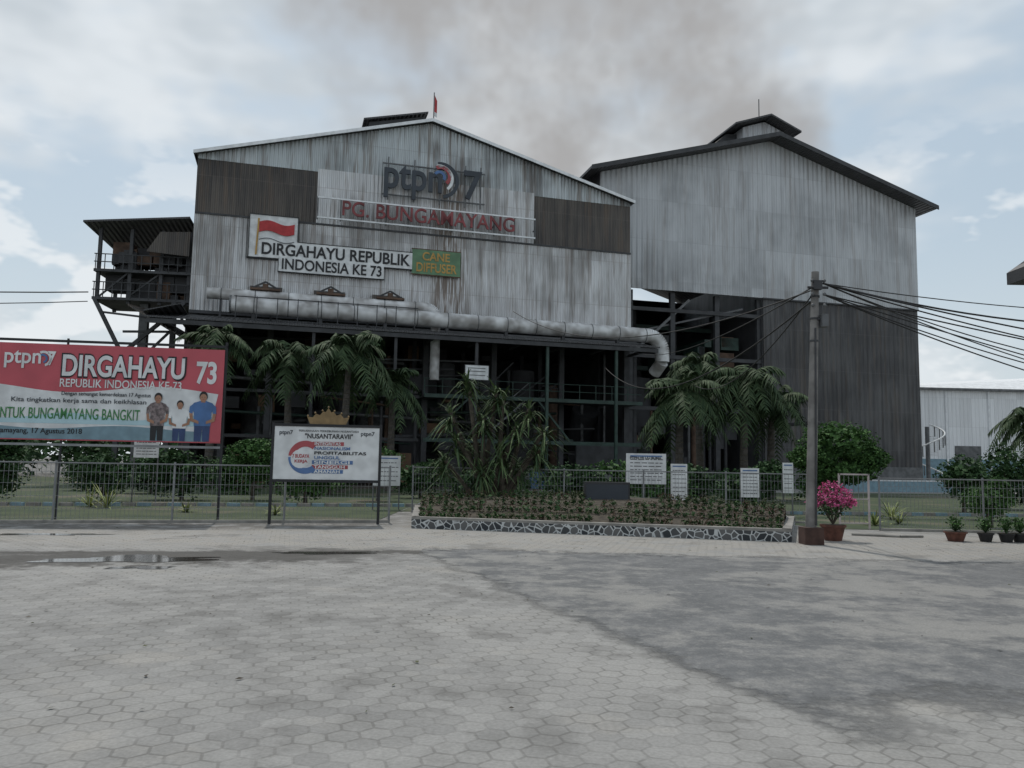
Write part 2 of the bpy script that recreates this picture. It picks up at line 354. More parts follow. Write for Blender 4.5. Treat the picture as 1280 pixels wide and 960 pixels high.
def crescent(mb,cx,cz,r0,r1,a0,a1,y0,y1,m,sh=0,n=18):
    o=[];i_=[]
    for i in range(n+1):
        a=math.radians(a0+(a1-a0)*i/n); o.append((cx+r1*math.cos(a),cz+r1*math.sin(a))); i_.append((cx+sh+r0*math.cos(a),cz+r0*math.sin(a)))
    for i in range(n):
        mb.slab([o[i],o[i+1],i_[i+1],i_[i]],y0,y1,m)
b=MB()
crescent(b,15.8,21.1,1.05,1.3,-80,100,-.52,-.44,'txtdark'); crescent(b,15.7,21.2,.8,1.0,-50,100,-.56,-.48,'white'); crescent(b,15.8,21.4,.50,.75,-50,120,-.56,-.48,'red'); crescent(b,15.7,21.3,.25,.45,-30,150,-.6,-.5,'bblue')
b.build('swoosh_logo',FM)
b=MB(); b.box(3.4,6.4,-.4,-.34,14.65,17.45,'white'); b.box(4.0,14.0,-.44,-.40,14.66,15.8,'white'); b.box(5.3,12.1,-.48,-.44,13.82,14.8,'white')
for (x0,x1,z0,z1) in [(3.4,6.4,17.45,17.5),(3.35,3.4,14.6,17.5),(6.4,6.45,15.8,17.5),(6.45,14.0,15.8,15.85),(12.1,14.0,14.6,14.66),(5.25,5.3,13.78,14.6),(5.3,12.15,13.77,13.82)]: b.box(x0,x1,-.46,-.3,z0,z1,'black')
b.box(3.3,6.5,-.34,-.2,14.55,14.65,'black')
b.cyl((3.85,-.44,14.8),(3.95,-.44,17.2),.06,'yellow',6)
def wave(x0,x1,z0,z1,m,y):
    n=14
    f=lambda u:.13*math.sin(u*6.3)
    for i in range(n):
        u0,u1=i/n,(i+1)/n; a_,c_=x0+(x1-x0)*u0,x0+(x1-x0)*u1
        b.slab([(a_,z0+f(u0)),(c_,z0+f(u1)),(c_,z1+f(u1)),(a_,z1+f(u0))],y-.03,y,m)
wave(4.0,6.2,16.30,16.98,'redflag',-.45); wave(4.0,6.2,15.78,15.82,'txtdark',-.45)
b.build('independence_banner_panels',FM)
text(FM,"DIRGAHAYU REPUBLIK",4.2,13.85,14.85,15.65,-.46,'black',.01,.022)
text(FM,"INDONESIA KE 73",5.5,11.95,13.95,14.68,-.5,'black',.01,.018)
b=MB(); b.box(14.0,17.35,-.42,-.32,14.4,16.1,'sgreen'); b.box(13.95,17.4,-.40,-.34,14.33,14.4,'rust'); b.box(13.95,17.4,-.40,-.34,16.1,16.17,'rust')
b.build('cane_diffuser_sign_face',FM)
text(FM,"CANE",14.7,16.6,15.35,15.95,-.44,'yellow',.01,.02); text(FM,"DIFFUSER",14.3,17.1,14.55,15.2,-.44,'yellow',.01,.018)
b=MB()
b.slab([(-2.0,10.0),(.0,10.55),(.0,10.6),(-2.0,10.08)],-4.2,-.2,'roof')
vs=[(-1.9,-4.3,9.75),(W+.3,-4.3,9.75),(W+.3,-.2,10.65),(-1.9,-.2,10.65)]
b.add(vs+[(x,y,z-.09) for x,y,z in vs],[(0,1,2,3),(7,6,5,4),(0,4,5,1),(1,5,6,2),(3,2,6,7),(0,3,7,4)],'roof')
for u in range(0,31,3): b.beam((u+.1,-4.2,9.6),(u+.1,-.2,9.6),.16,'dark')
b.box(-1.8,W+.2,-4.25,-4.1,9.35,9.62,'dark')
b.build('front_canopy',FM)
b=MB()
def elbow(c,r,a0,a1,rad,m):
    pts=[]
    for i in range(13):
        a=math.radians(a0+(a1-a0)*i/12); pts.append((c[0]+r*math.cos(a),c[1],c[2]+r*math.sin(a)))
    b.tube(pts,rad,m,18)
zp=10.95; pr_=.50
b.cyl((2.7,-3,zp),(30.3,-3,zp-.25),pr_,'pipe',24); elbow((30.3,-3,zp-1.35),1.1,90,0,pr_,'pipe'); b.cyl((31.4,-3,zp-1.35),(31.4,-3,8.9),pr_,'pipe',24)
b.cyl((31.4,-3,8.9),(31.2,-2.2,8.2),pr_*.9,'pipe',16)
b.cyl((2.6,-3,zp),(2.7,-3,zp),pr_+.06,'steel',20)
for u in range(4,31,2): b.cyl((u,-3,zp-(u-2.7)*.009),(u+.05,-3,zp-(u-2.7)*.009),pr_+.02,'steel',20)
for u in (4,8,12,16,20,24,28): b.box(u-.1,u+.1,-3.15,-2.85,9.9,10.5,'dark')
b.cyl((1.2,-2.0,11.75),(14.8,-2.0,11.75),.36,'pipe',18); elbow((14.8,-2.0,11.1),.65,90,0,.36,'pipe'); b.cyl((15.45,-2.0,11.1),(15.45,-2.0,7.0),.32,'pipe',16)
for u in range(2,15,2): b.cyl((u,-2,11.75),(u+.05,-2,11.75),.38,'steel',18)
for u in (2,5,8,11,14): b.box(u-.06,u+.06,-2.1,-1.9,10.2,11.45,'dark')
for u in (4.6,8.6,12.4):
    b.box(u-.9,u+.9,-2.3,-1.7,12.12,12.24,'rust'); b.cyl((u,-2,12.1),(u,-2,12.55),.18,'rust',8); b.beam((u-.9,-2,12.2),(u,-2,12.7),.1,'dark'); b.beam((u+.9,-2,12.2),(u,-2,12.7),.1,'dark')
    b.box(u-1.0,u+1.0,-.30,-.19,12.3,12.75,'soot')
for u in [i*1.2+3 for i in range(10)]: b.cyl((u,-3.7,10.0),(u,-3.7,11.4),.03,'dark',6)
b.cyl((2.9,-3.7,11.35),(14,-3.7,11.35),.03,'dark',6)
b.build('steam_pipes',FM)
b=MB()
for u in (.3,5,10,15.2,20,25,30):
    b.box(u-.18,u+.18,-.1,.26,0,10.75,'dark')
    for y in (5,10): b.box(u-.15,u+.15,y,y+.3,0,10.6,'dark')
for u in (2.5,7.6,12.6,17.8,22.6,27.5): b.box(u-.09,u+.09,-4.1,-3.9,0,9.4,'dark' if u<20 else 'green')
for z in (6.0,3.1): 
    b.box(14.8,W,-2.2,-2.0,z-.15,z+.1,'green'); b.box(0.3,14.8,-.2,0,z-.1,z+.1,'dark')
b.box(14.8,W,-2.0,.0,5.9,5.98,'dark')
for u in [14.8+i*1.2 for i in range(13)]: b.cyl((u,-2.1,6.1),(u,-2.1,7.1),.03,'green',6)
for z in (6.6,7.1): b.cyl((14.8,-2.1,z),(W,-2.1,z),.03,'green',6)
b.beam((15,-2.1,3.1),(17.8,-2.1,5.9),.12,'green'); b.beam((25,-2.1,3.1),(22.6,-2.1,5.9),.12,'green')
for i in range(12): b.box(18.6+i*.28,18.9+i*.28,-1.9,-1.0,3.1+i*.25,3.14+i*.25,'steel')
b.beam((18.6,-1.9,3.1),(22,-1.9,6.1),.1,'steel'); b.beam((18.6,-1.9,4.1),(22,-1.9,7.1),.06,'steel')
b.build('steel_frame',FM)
b=MB()
for i in range(11):
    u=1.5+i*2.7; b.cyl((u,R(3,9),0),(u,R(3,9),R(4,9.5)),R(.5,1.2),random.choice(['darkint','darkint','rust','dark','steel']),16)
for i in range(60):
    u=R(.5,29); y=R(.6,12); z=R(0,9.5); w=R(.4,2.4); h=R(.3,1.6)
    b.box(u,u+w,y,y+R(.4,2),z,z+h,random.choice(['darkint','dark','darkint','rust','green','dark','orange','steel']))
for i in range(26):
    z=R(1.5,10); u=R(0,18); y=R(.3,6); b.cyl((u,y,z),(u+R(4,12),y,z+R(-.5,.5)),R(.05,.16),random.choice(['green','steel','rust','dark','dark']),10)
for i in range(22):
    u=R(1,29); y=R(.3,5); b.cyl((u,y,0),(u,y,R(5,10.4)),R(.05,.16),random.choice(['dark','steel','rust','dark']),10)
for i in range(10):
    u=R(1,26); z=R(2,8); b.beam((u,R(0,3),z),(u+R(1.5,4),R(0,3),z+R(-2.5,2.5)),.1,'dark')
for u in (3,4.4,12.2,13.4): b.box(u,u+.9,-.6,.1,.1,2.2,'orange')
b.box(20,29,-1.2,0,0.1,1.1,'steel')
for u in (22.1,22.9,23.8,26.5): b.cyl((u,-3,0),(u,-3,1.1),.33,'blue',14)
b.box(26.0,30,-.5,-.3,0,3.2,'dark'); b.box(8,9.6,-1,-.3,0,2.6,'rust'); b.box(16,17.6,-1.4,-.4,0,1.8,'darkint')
b.build('mill_machinery',FM)
b=MB(); b.box(17.0,18.5,-4.45,-4.4,6.9,7.8,'white'); b.box(16.95,18.55,-4.4,-4.36,6.85,7.85,'dark')
for z in (7.15,7.4,7.6): b.box(17.15,18.3,-4.455,-4.45,z,z+.05,'steel')
b.build('safety_sign_face',FM)
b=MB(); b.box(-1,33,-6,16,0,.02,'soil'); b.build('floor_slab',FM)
# ------------------------------------------------------------------ left conveyor platform
P=empty('conveyor_platform',(-27,50,0),AM*.5)
b=MB()
vs=[(-.15,-1.2,16.2),(6.2,-1.2,16.8),(6.2,4.6,15.9),(.5,4.6,15.3)]
b.add(vs+[(x,y,z+.12) for x,y,z in vs],[(0,3,2,1),(4,5,6,7),(0,1,5,4),(1,2,6,5),(2,3,7,6),(3,0,4,7)],'roof')
b.slab([(3.6,14.6),(6.2,14.4),(6.2,16.0),(4.4,15.9)],-.9,-.8,'soot')
for x in (.6,2.5,4.4,6.1):
    for y in (-.2,3): b.box(x-.1,x+.1,y-.1,y+.1,11.3,16.1-y*.2,'dark')
for z in (11.6,13.4): b.box(0.4,6.3,-.5,3.6,z-.12,z+.05,'dark')
b.beam((0.5,-.4,11.6),(2.3,-.4,8.2),.22,'dark'); b.beam((6.0,-.4,11.5),(2.5,-.4,8.2),.22,'dark')
for z in (12.1,12.6,13.9,14.4): b.cyl((0.4,-.5,z),(6.3,-.5,z),.035,'dark',6)
for i in range(11): b.cyl((.5+i*.55,-.5,11.6),(.5+i*.55,-.5,12.6),.03,'dark',6); b.cyl((.5+i*.55,-.5,13.4),(.5+i*.55,-.5,14.4),.03,'dark',6)
b.beam((.6,-.2,11.6),(2.5,-.2,13.4),.1,'dark'); b.beam((4.4,-.2,13.4),(2.3,-.2,11.6),.1,'dark')
for i in range(40): 
    x=R(.6,5.3); z=random.choice([11.65,13.45,12.3,14]); b.box(x,x+R(.4,1.3),R(0,1),1.8,z,z+R(.4,1.6),random.choice(['dark','rust','dark','darkint','black']))
b.box(2.2,2.5,-.5,-.2,0,8.3,'dark'); b.box(5.2,5.5,-.5,-.2,0,11.5,'dark'); b.box(2.2,2.5,3,3.3,0,11.5,'dark'); b.box(5.2,5.5,3,3.3,0,11.5,'dark')
b.beam((2.35,-.35,3),(5.35,-.35,6.5),.14,'dark'); b.beam((2.35,-.35,6.5),(5.35,-.35,9.8),.14,'dark'); b.beam((5.35,-.35,3),(2.35,-.35,6.5),.12,'dark')
b.beam((2.35,-.35,9.5),(5.35,-.35,9.6),.14,'dark'); b.beam((0.9,-.4,10.7),(4.3,-.4,10.4),.12,'dark'); b.box(3,3.5,.5,1,0,11.5,'steel')
b.build('platform_structure',P)
b=MB(); vs=[(3.4,-3,10.7),(7.2,-3.4,8.5),(7.2,0,8.9),(3.4,0,11)]
b.add(vs+[(x,y,z+.12) for x,y,z in vs],[(0,3,2,1),(4,5,6,7),(0,1,5,4),(1,2,6,5),(2,3,7,6),(3,0,4,7)],'soot'); b.build('chute_cover',P)
# ------------------------------------------------------------------ right factory hall
AR=math.atan2(8.054,30.076)
FR=empty('tall_warehouse',(6.744,62,0),AR)
W2=30.1;E2=24.95;G2=29.4;D2=45
b=MB()
b.slab([(0,15.75),(W2,15.75),(W2,E2),(15.4,G2),(0,E2)],-.1,0,'cladR'); b.build('front_wall',FR)
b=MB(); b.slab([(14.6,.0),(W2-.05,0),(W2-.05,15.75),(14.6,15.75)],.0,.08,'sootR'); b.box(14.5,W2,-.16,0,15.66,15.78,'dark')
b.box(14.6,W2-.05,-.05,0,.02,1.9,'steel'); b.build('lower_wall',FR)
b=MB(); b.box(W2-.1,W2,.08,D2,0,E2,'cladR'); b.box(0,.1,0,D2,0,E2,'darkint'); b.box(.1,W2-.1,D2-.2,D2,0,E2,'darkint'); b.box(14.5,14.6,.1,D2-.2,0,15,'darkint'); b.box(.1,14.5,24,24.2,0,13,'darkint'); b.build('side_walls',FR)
b=MB()
for sx in (0,1):
    e0=(-1.3,24.6) if sx==0 else (W2+1.1,24.65)
    b.slab([e0,(15.4,G2+.02),(15.4,G2+.22),(e0[0],e0[1]+.2)][::1 if sx==0 else -1],-1.6,D2+.5,'roof')
    b.slab([(e0[0],e0[1]-.12),(15.4,G2-.12),(15.4,G2+.24),(e0[0],e0[1]+.24)][::1 if sx==0 else -1],-1.68,-1.6,'dark')
b.build('roof',FR)
b=MB()
b.slab([(13.2,28.6),(17.3,28.6),(17.3,30.6),(15.3,31.35),(13.2,30.6)],.5,20,'cladR')
b.slab([(11.9,30.3),(15.3,31.5),(15.3,31.65),(11.9,30.45)],-.6,21,'roof'); b.slab([(15.3,31.5),(18.2,30.35),(18.2,30.5),(15.3,31.65)],-.6,21,'roof')
b.slab([(9.6,28.0),(13.2,28.6),(13.2,30.4),(12.2,30.3)],1.5,20,'dark')
b.cyl((15.1,1,31.5),(15.1,1,33.6),.04,'dark',6)
b.build('roof_vent',FR)
b=MB()
for u in (2.8,6.5,10.5,14.4):
    for y in (.3,8,16): b.box(u-.2,u+.2,y,y+.35,0,15.7,'dark')
for z in (6.2,10.4,14.2):
    b.box(0,14.5,.2,.45,z-.15,z+.15,'dark'); b.box(0,14.5,8,8.3,z-.2,z+.2,'green')
b.beam((2.8,.4,10.4),(8,.4,15.2),.2,'steel'); b.beam((2.8,.6,12.2),(13,.6,14.8),.14,'steel')
for i in range(34): u=R(.5,12.5); z=R(0,12); b.box(u,u+R(.5,2),2,R(4,8),z,z+R(.4,1.6),random.choice(['dark','darkint','dark','rust','green']))
for i in range(14): u=R(.5,14); b.cyl((u,2,0),(u,2,R(5,13)),R(.08,.3),random.choice(['dark','dark','steel','rust']),10)
b.cyl((5,5,0),(5,5,9),1.6,'darkint',20); b.cyl((10,6,0),(10,6,7.5),1.4,'dark',20)
b.build('open_bay_frame',FR)
b=MB(); b.box(13.8,14.6,-8,0,4.9,5.1,'roof'); b.box(16,28,-7,-6.85,0,.8,'turq'); b.box(16,28,-7.02,-6.83,.8,.9,'white'); b.build('low_wall',FR)
FD=empty('distant_warehouse',(44,90,0),.05)
b=MB(); b.box(0,60,0,30,0,10.9,'cladW'); b.slab([(-.5,10.75),(60,10.75),(60,11.0),(-.5,11.0)],-.6,-.1,'steel')
vs=[(-.6,-.6,11.02),(61,-.6,11.02),(61,15,16.5),(-.6,15,12.5)]; b.add(vs,[(0,1,2,3)],'fascia'); b.box(1,60,-.05,0,0,3.0,'turq')
for x in (6,14,22,30): b.box(x,x+3,-.1,-.05,0,4.5,'steel')
for x in range(0,60,5): b.box(x,x+.2,-.14,-.1,0,10.7,'fascia')
b.build('walls_and_roof',FD)
st=MB()
for i in range(22):
    a=i*.33
    x0,y0=.35*math.cos(a),.35*math.sin(a); x1,y1=1.5*math.cos(a),1.5*math.sin(a); x2,y2=1.5*math.cos(a+.33),1.5*math.sin(a+.33); z=.3+i*.22
    st.poly([(x0,y0,z),(x1,y1,z),(x2,y2,z)],'steel'); st.cyl((x1,y1,z),(x1,y1,z+1),.05,'steel',6); st.cyl((x1,y1,z+1),(x2,y2,z+1.22),.07,'white',6)
st.cyl((0,0,0),(0,0,5.8),.2,'steel',8); o=st.build('spiral_staircase'); o.location=(39.5,76,0)

# ------------------------------------------------------------------ guard house at right (only its eave reaches the view)
GH=empty('guard_house'); b=MB()
b.box(11.6,15.5,12,15.6,0,3.9,'white'); b.box(11.55,11.6,13,13.9,0,2.1,'green'); b.box(11.55,11.6,14.3,15.2,1,2.1,'dark')
b.build('walls',GH); b=MB()
vs=[(10.3,11,5.75),(16.5,11,5.75),(16.5,16.4,5.75),(10.3,16.4,5.75),(12,13.0,7.3),(15,13.0,7.3),(15,14.6,7.3),(12,14.6,7.3)]
b.add(vs,[(0,1,5,4),(1,2,6,5),(2,3,7,6),(3,0,4,7),(4,5,6,7),(3,2,1,0)],'roof'); b.box(10.3,16.5,11,16.4,5.5,5.745,'dark')
for x,y in ((11.6,12),(15.4,12),(11.6,15.5),(15.4,15.5)): b.box(x,x+.12,y,y+.12,3.9,5.5,'white')
b.build('roof',GH)

# ------------------------------------------------------------------ fences
def fence(name,p,q,h,step=.1,post=2.4):
    p=Vector((*p,0));q=Vector((*q,0)); L=(q-p).length; d=(q-p)/L; o=empty(name,p,math.atan2(d.y,d.x)); b=MB()
    n=int(L/step)
    for i in range(n+1): x=i*step; b.box(x-.0035,x+.0035,-.0035,.0035,.08,h,'galv')
    for z in (.12,.35,.65,.95,h-.22,h-.02): b.box(0,L,-.012,-.004,z-.004,z+.004,'galv')
    b.box(0,L,-.05,.0,h-.012,h+.012,'galv')
    b.build('wire_mesh',o); b=MB(); k=int(L/post)
    for i in range(k+1): x=i*L/max(k,1); b.cyl((x,.03,0),(x,.03,h+.05),.028,'galv',8)
    b.box(0,L,-.08,.08,0,.07,'concrete'); b.build('posts',o)
fence('wire_fence',(-24,16.2),(-3.2,21.45),1.45)
fence('wire_fence',(-3.15,26.0),(8.9,23.8),1.45)
fence('wire_fence',(9.9,21.6),(26,20.6),1.4)
b=MB()
for x in (8.95,9.75): b.box(x-.02,x+.02,21.9,21.95,0,1.5,'gatep')
b.box(8.95,9.75,21.9,21.95,1.46,1.5,'gatep'); b.box(8.97,9.73,21.91,21.94,.15,.18,'gatep'); b.box(8.97,9.73,21.91,21.94,.8,.83,'gatep')
for i in range(5): b.box(9.08+i*.13,9.09+i*.13,21.92,21.94,.18,1.46,'galv')
b.build('garden_gate')
# ------------------------------------------------------------------ left banner
v0=Vector((-12.95,20.0)); ang=math.atan2(.8,5.43)
BN=empty('independence_day_banner',(v0.x,v0.y,0),ang)
k=.01947
def U(x): return x*k
def Zb(y): return 2.0+(551-y)*.0214
b=MB(); Lb=5.47
b.box(-1.6,Lb,0,.03,2.0,4.44,'redbg')
def sheet(pts,m,y): b.poly([(x,y,z) for x,z in pts],m)
top=[(-1.6+i*(Lb+1.6)/24, 3.32+.10*math.sin(i*.42)) for i in range(25)]
bot=[(-1.6+i*(Lb+1.6)/24, 2.03) for i in range(25)]
for i in range(24):
    sheet([bot[i],bot[i+1],top[i+1],top[i]],'white',-.004)
    z=lambda j:2.62+.08*math.sin(j*.6+1)
    sheet([(bot[i][0],2.42),(bot[i+1][0],2.42),(bot[i+1][0],z(i+1)),(bot[i][0],z(i))],'paleblue',-.008)
    z2=lambda j:2.34+.05*math.sin(j*.5)
    sheet([(bot[i][0],2.03),(bot[i+1][0],2.03),(bot[i+1][0],z2(i+1)),(bot[i][0],z2(i))],'turq',-.008)
sheet([(Lb-.35,2.03),(Lb,2.03),(Lb,3.3),(Lb-.1,3.3)],'redbg',-.012)
b.build('banner_sheet',BN)
for bd,x0,x1,y0,y1,mm,bo in [("DIRGAHAYU",77,233,477,447,'black',.05),("DIRGAHAYU",79,231,475,449,'white',.025),("REPUBLIK INDONESIA KE-73",77,228,488,478,'white',.01),
    ("ptpn",8,52,467,446,'white',.015),("7",60,70,463,446,'white',.02),("73",246,272,480,452,'white',.03),
    ("Dengan semangat kemerdekaan 17 Agustus",80,190,499,493,'txtdark',.0),("Kita tingkatkan kerja sama dan keikhlasan",20,185,508,501,'txtdark',.0),
    ("UNTUK BUNGAMAYANG BANGKIT",0,178,526,513,'lgreen',.005),("Bungamayang, 17 Agustus 2018",-8,108,545,537,'black',.005)]:
    text(BN,bd,U(x0),U(x1),Zb(y0),Zb(y1),-.03 if (mm=='white' and bd=='DIRGAHAYU') else -.016,mm,.004,bo)
def person(cx,w,top,shirt,pants,hair='hair'):
    b=MB(); z0=Zb(551)+.04; H=Zb(top)-z0; hd=H*.19; x=U(cx); sw=U(w)*.42
    def S_(pts,m,y): b.poly([(x+px,y,z0+pz) for px,pz in pts],m)
    def el(px,pz,rx,rz,m,y): S_([(px+rx*math.cos(a*.35),pz+rz*math.sin(a*.35)) for a in range(18)],m,y)
    S_([(-sw*.62,0),(-.02,0),(0,H*.30),(.02,0),(sw*.62,0),(sw*.66,H*.42),(-sw*.66,H*.42)],pants,-.020)
    S_([(-sw*.68,H*.32),(sw*.68,H*.32),(sw*.72,H*.6),(sw,H*.72),(sw*.75,H*.80),(sw*.25,H*.84),(-sw*.25,H*.84),(-sw*.75,H*.80),(-sw,H*.72),(-sw*.72,H*.6)],shirt,-.024)
    for s_ in (-1,1):
        S_([(s_*sw*.75,H*.79),(s_*sw*1.08,H*.72),(s_*sw*1.12,H*.58),(s_*sw*.82,H*.58)][::-s_],shirt,-.028)
        S_([(s_*sw*1.10,H*.58),(s_*sw*1.0,H*.42),(s_*sw*.3,H*.36),(s_*sw*.3,H*.42),(s_*sw*.78,H*.47),(s_*sw*.84,H*.58)][::s_],'skin',-.030)
    S_([(-sw*.18,H*.81),(sw*.18,H*.81),(sw*.16,H*.88),(-sw*.16,H*.88)],'skin',-.027)
    el(0,H*.94,hd*.44,hd*.54,hair,-.029); el(0,H*.905,hd*.36,hd*.44,'skin',-.032)
    for s_ in (-1,1): el(s_*hd*.15,H*.92,hd*.05,hd*.03,'hair',-.035)
    el(0,H*.87,hd*.12,hd*.03,'red',-.035)
    b.build('printed_person',BN)
person(200,30,494,'batik','black'); person(228,30,502,'white','navy'); person(257,37,491,'bluesh','navy')
b=MB()
for x in (-1.6,Lb+.03): b.box(x-.03,x+.03,.03,.09,0,4.65,'black')
b.box(-1.6,Lb+.06,.03,.09,4.5,4.56,'black'); b.box(-1.6,Lb+.06,.03,.08,1.86,1.92,'galv'); b.cyl((1.6,.06,0),(1.6,.06,4.6),.03,'black',8)
b.build('banner_frame',BN)
crb=MB(); crescent(crb,U(55),Zb(455),.14,.2,-75,120,-.02,-.012,'white'); crescent(crb,U(54),Zb(455),.07,.12,-75,120,-.02,-.012,'bblue'); crb.build('banner_swoosh',BN)

# ------------------------------------------------------------------ culture board
CB=empty('company_values_board',(-6.0,20.35,0),.17); b=MB()
b.box(.0,2.62,-.04,0,1.12,2.46,'white')
for x in (-.07,2.62): b.box(x,x+.07,-.05,.02,0,2.55,'black')
b.box(0,2.62,-.06,.02,2.46,2.53,'black'); b.box(0,2.62,-.06,.02,1.05,1.12,'black')
b.build('board_panel',CB)
text(CB,'"NUSANTARAVII"',.75,1.95,2.16,2.29,-.045,'black',.003,.02)
text(CB,'PERUSAHAAN PERKEBUNAN NUSANTARA',.6,2.1,2.33,2.38,-.045,'black',.003)
for i,s_ in enumerate(['INTEGRITAS','NASIONALISM','PROFITABILITAS','UNGGUL','SINERGI','TANGGUH','AMANAH']):
    z=2.03-i*.118; c={0:'red',1:'white',2:'white',3:'white',4:'bblue',5:'red',6:'bblue'}[i]; x1=1.65+(.65 if i==2 else .12*((i*2)%3))
    if c!='white': bb=MB(); bb.box(.95,x1+.08,-.048,-.04,z-.045,z+.05,c); bb.build('value_strip',CB)
    text(CB,s_,1.0,x1,z-.038,z+.042,-.055,'white' if c!='white' else ('black' if i==2 else 'bblue'),.002,.02)
b=MB(); crescent(b,.78,1.68,.27,.42,50,175,-.05,-.042,'red'); crescent(b,.78,1.68,.27,.42,180,310,-.05,-.042,'bblue'); crescent(b,.66,1.64,0,.24,0,360,-.052,-.043,'white'); b.build('ring_emblem',CB)
text(CB,'7 BUDAYA',.46,.88,1.66,1.76,-.056,'red',.002,.03); text(CB,'KERJA',.52,.84,1.52,1.62,-.056,'red',.002,.03)
text(CB,'ptpn7',.12,.45,2.22,2.36,-.045,'txtdark',.002,.02); text(CB,'ptpn7',2.15,2.5,2.22,2.36,-.045,'txtdark',.002,.02)
b=MB()
b.slab([(.86,2.53),(1.76,2.53),(1.84,2.72),(1.70,2.70),(1.62,2.80),(1.52,2.76),(1.44,2.86),(1.38,2.84),(1.31,2.95),(1.24,2.84),(1.18,2.86),(1.10,2.76),(1.0,2.80),(.92,2.70),(.78,2.72)],-.03,.0,'gold')
for x,z in ((.8,2.74),(.98,2.82),(1.16,2.88),(1.31,2.97),(1.46,2.88),(1.64,2.82),(1.82,2.74)): b.sphere((x,-.015,z),.025,'gold',1,8,6)
b.build('crown_ornament',CB)

# ------------------------------------------------------------------ notice boards
def notice(x,y,w,z0,z1,rz=.1,lines=5,name='notice_board'):
    o=empty(name,(x,y,0),rz); b=MB(); b.box(0,w,-.03,0,z0,z1,'white')
    for xx in (0,w-.04): b.box(xx,xx+.04,0,.04,0,z1,'steel')
    for i in range(lines):
        z=z1-.08-(i+1)*(z1-z0-.1)/(lines+1); xx=w*.1
        while xx<w*.85:
            l=w*R(.05,.2); b.box(xx,min(xx+l,w*.92),-.034,-.03,z-.013,z+.013,'steel'); xx+=l+w*.03
    b.box(w*.1,w*.9,-.036,-.03,z1-.1,z1-.06,'bblue')
    b.build('panel',o); return o
o=notice(3.62,25.2,1.25,1.05,2.0,.0,7); text(o,'PTPN VII UU BUMA',.12,1.1,1.83,1.9,-.04,'black',.002,.02)
notice(7.55,26.4,.62,.65,1.6,.1,7); notice(5.3,26.6,.55,.5,1.7,.1,7); notice(-12.9,27.5,.8,1.6,2.3,.2); notice(-4.6,27,.9,.8,1.8,.2); notice(9.0,26.6,.35,.8,1.8,.1)
b=MB(); b.box(2.05,3.3,22.2,22.5,.2,1.15,'stone'); b.box(1.95,3.4,22.1,22.6,.15,.5,'stone'); b.box(2.1,3.25,22.19,22.2,.55,1.08,'txtdark'); b.build('stone_monument')

# ------------------------------------------------------------------ vegetation
def leafquad(b,c,s,m):
    a=Vector((R(-1,1),R(-1,1),R(-1,1))).normalized(); d=Vector((R(-1,1),R(-1,1),R(-.6,.6))).normalized(); u=a.cross(d)
    if u.length<.1: return
    u.normalize(); c=Vector(c)
    b.add([c-u*s*.32,c+d*s*.5,c+u*s*.32,c-d*s*.5],[(0,1,2,3)],m)
def clump(b,c,rx,ry,rz,n,s,m,shell=.55):
    for i in range(n):
        v=Vector((random.gauss(0,1),random.gauss(0,1),random.gauss(0,1))).normalized()
        k=(shell+(1-shell)*random.random())*(1+.25*mnoise.noise(v*2.5+Vector(c)))
        leafquad(b,(c[0]+v.x*rx*k,c[1]+v.y*ry*k,c[2]+v.z*rz*k),s*R(.6,1.3),m)
def leafstrip(b,p,az,el,L,w,droop,m,n=4):
    h=Vector((math.cos(az),math.sin(az),0)); sd=Vector((-math.sin(az),math.cos(az),0)); p=Vector(p); vs=[]
    for i in range(n+1):
        t=i/n; q=p+h*(L*t*math.cos(el))+Vector((0,0,L*(math.sin(el)*t-droop*t*t))); ww=w*(1-.85*t**2)*(.6+.4*min(1,t*3))
        vs+= [q-sd*ww/2+Vector((0,0,ww*.25)),q+sd*ww/2+Vector((0,0,ww*.25))]
    b.add(vs,[(2*i,2*i+1,2*i+3,2*i+2) for i in range(n)],m)
def palm(x,y,h,Rr,nf=22,lean=.0,name='palm_tree'):
    o=empty(name,(x,y,0)); b=MB(); pts=[]
    for i in range(9):
        t=i/8; pts.append(Vector((lean*t*t,0.1*math.sin(t*3),h*t)))
    for i in range(8): b.cyl(pts[i],pts[i+1],.24-.10*i/8,'palmbark',12,r2=.22-.10*i/8)
    for i in range(int(h/.28)): t=i*.28/h; b.cyl((lean*t*t,.1*math.sin(t*3),h*t),(lean*t*t,.1*math.sin(t*3),h*t+.05),.25-.10*t,'bark',12)
    b.build('trunk',o); b=MB(); T=pts[-1]
    for i in range(nf):
        az=i*2.4+R(-.2,.2); el=R(-.45,1.2); L=Rr*R(.8,1.15); dr=R(.5,.95); w=Vector((math.cos(az),math.sin(az),0)); sd=Vector((-math.sin(az),math.cos(az),0))
        pr=T; N=24
        for j in range(1,N+1):
            t=j/N; q=T+w*(L*t*math.cos(el)*(1-.15*t))+Vector((0,0,L*(math.sin(el)*t-dr*t*t)))
            b.cyl(pr,q,.03*(1-t)+.008,'palm',3,caps=False); d=(q-pr).normalized()
            ll=Rr*.30*math.sin(math.pi*min(1,(t*.92+.08)))**.6*R(.7,1.2)+.08
            for s_ in (-1,1):
                tip=q+sd*s_*ll*R(.5,.8)+d*ll*.35+Vector((0,0,-ll*R(.3,.85))); wd=d*.05
                mid=(q+tip)/2+Vector((0,0,ll*.10))
                b.add([q-wd,q+wd,mid+wd,mid-wd,tip],[(0,1,2,3),(3,2,4)],'palm')
            pr=q
    b.build('fronds',o)
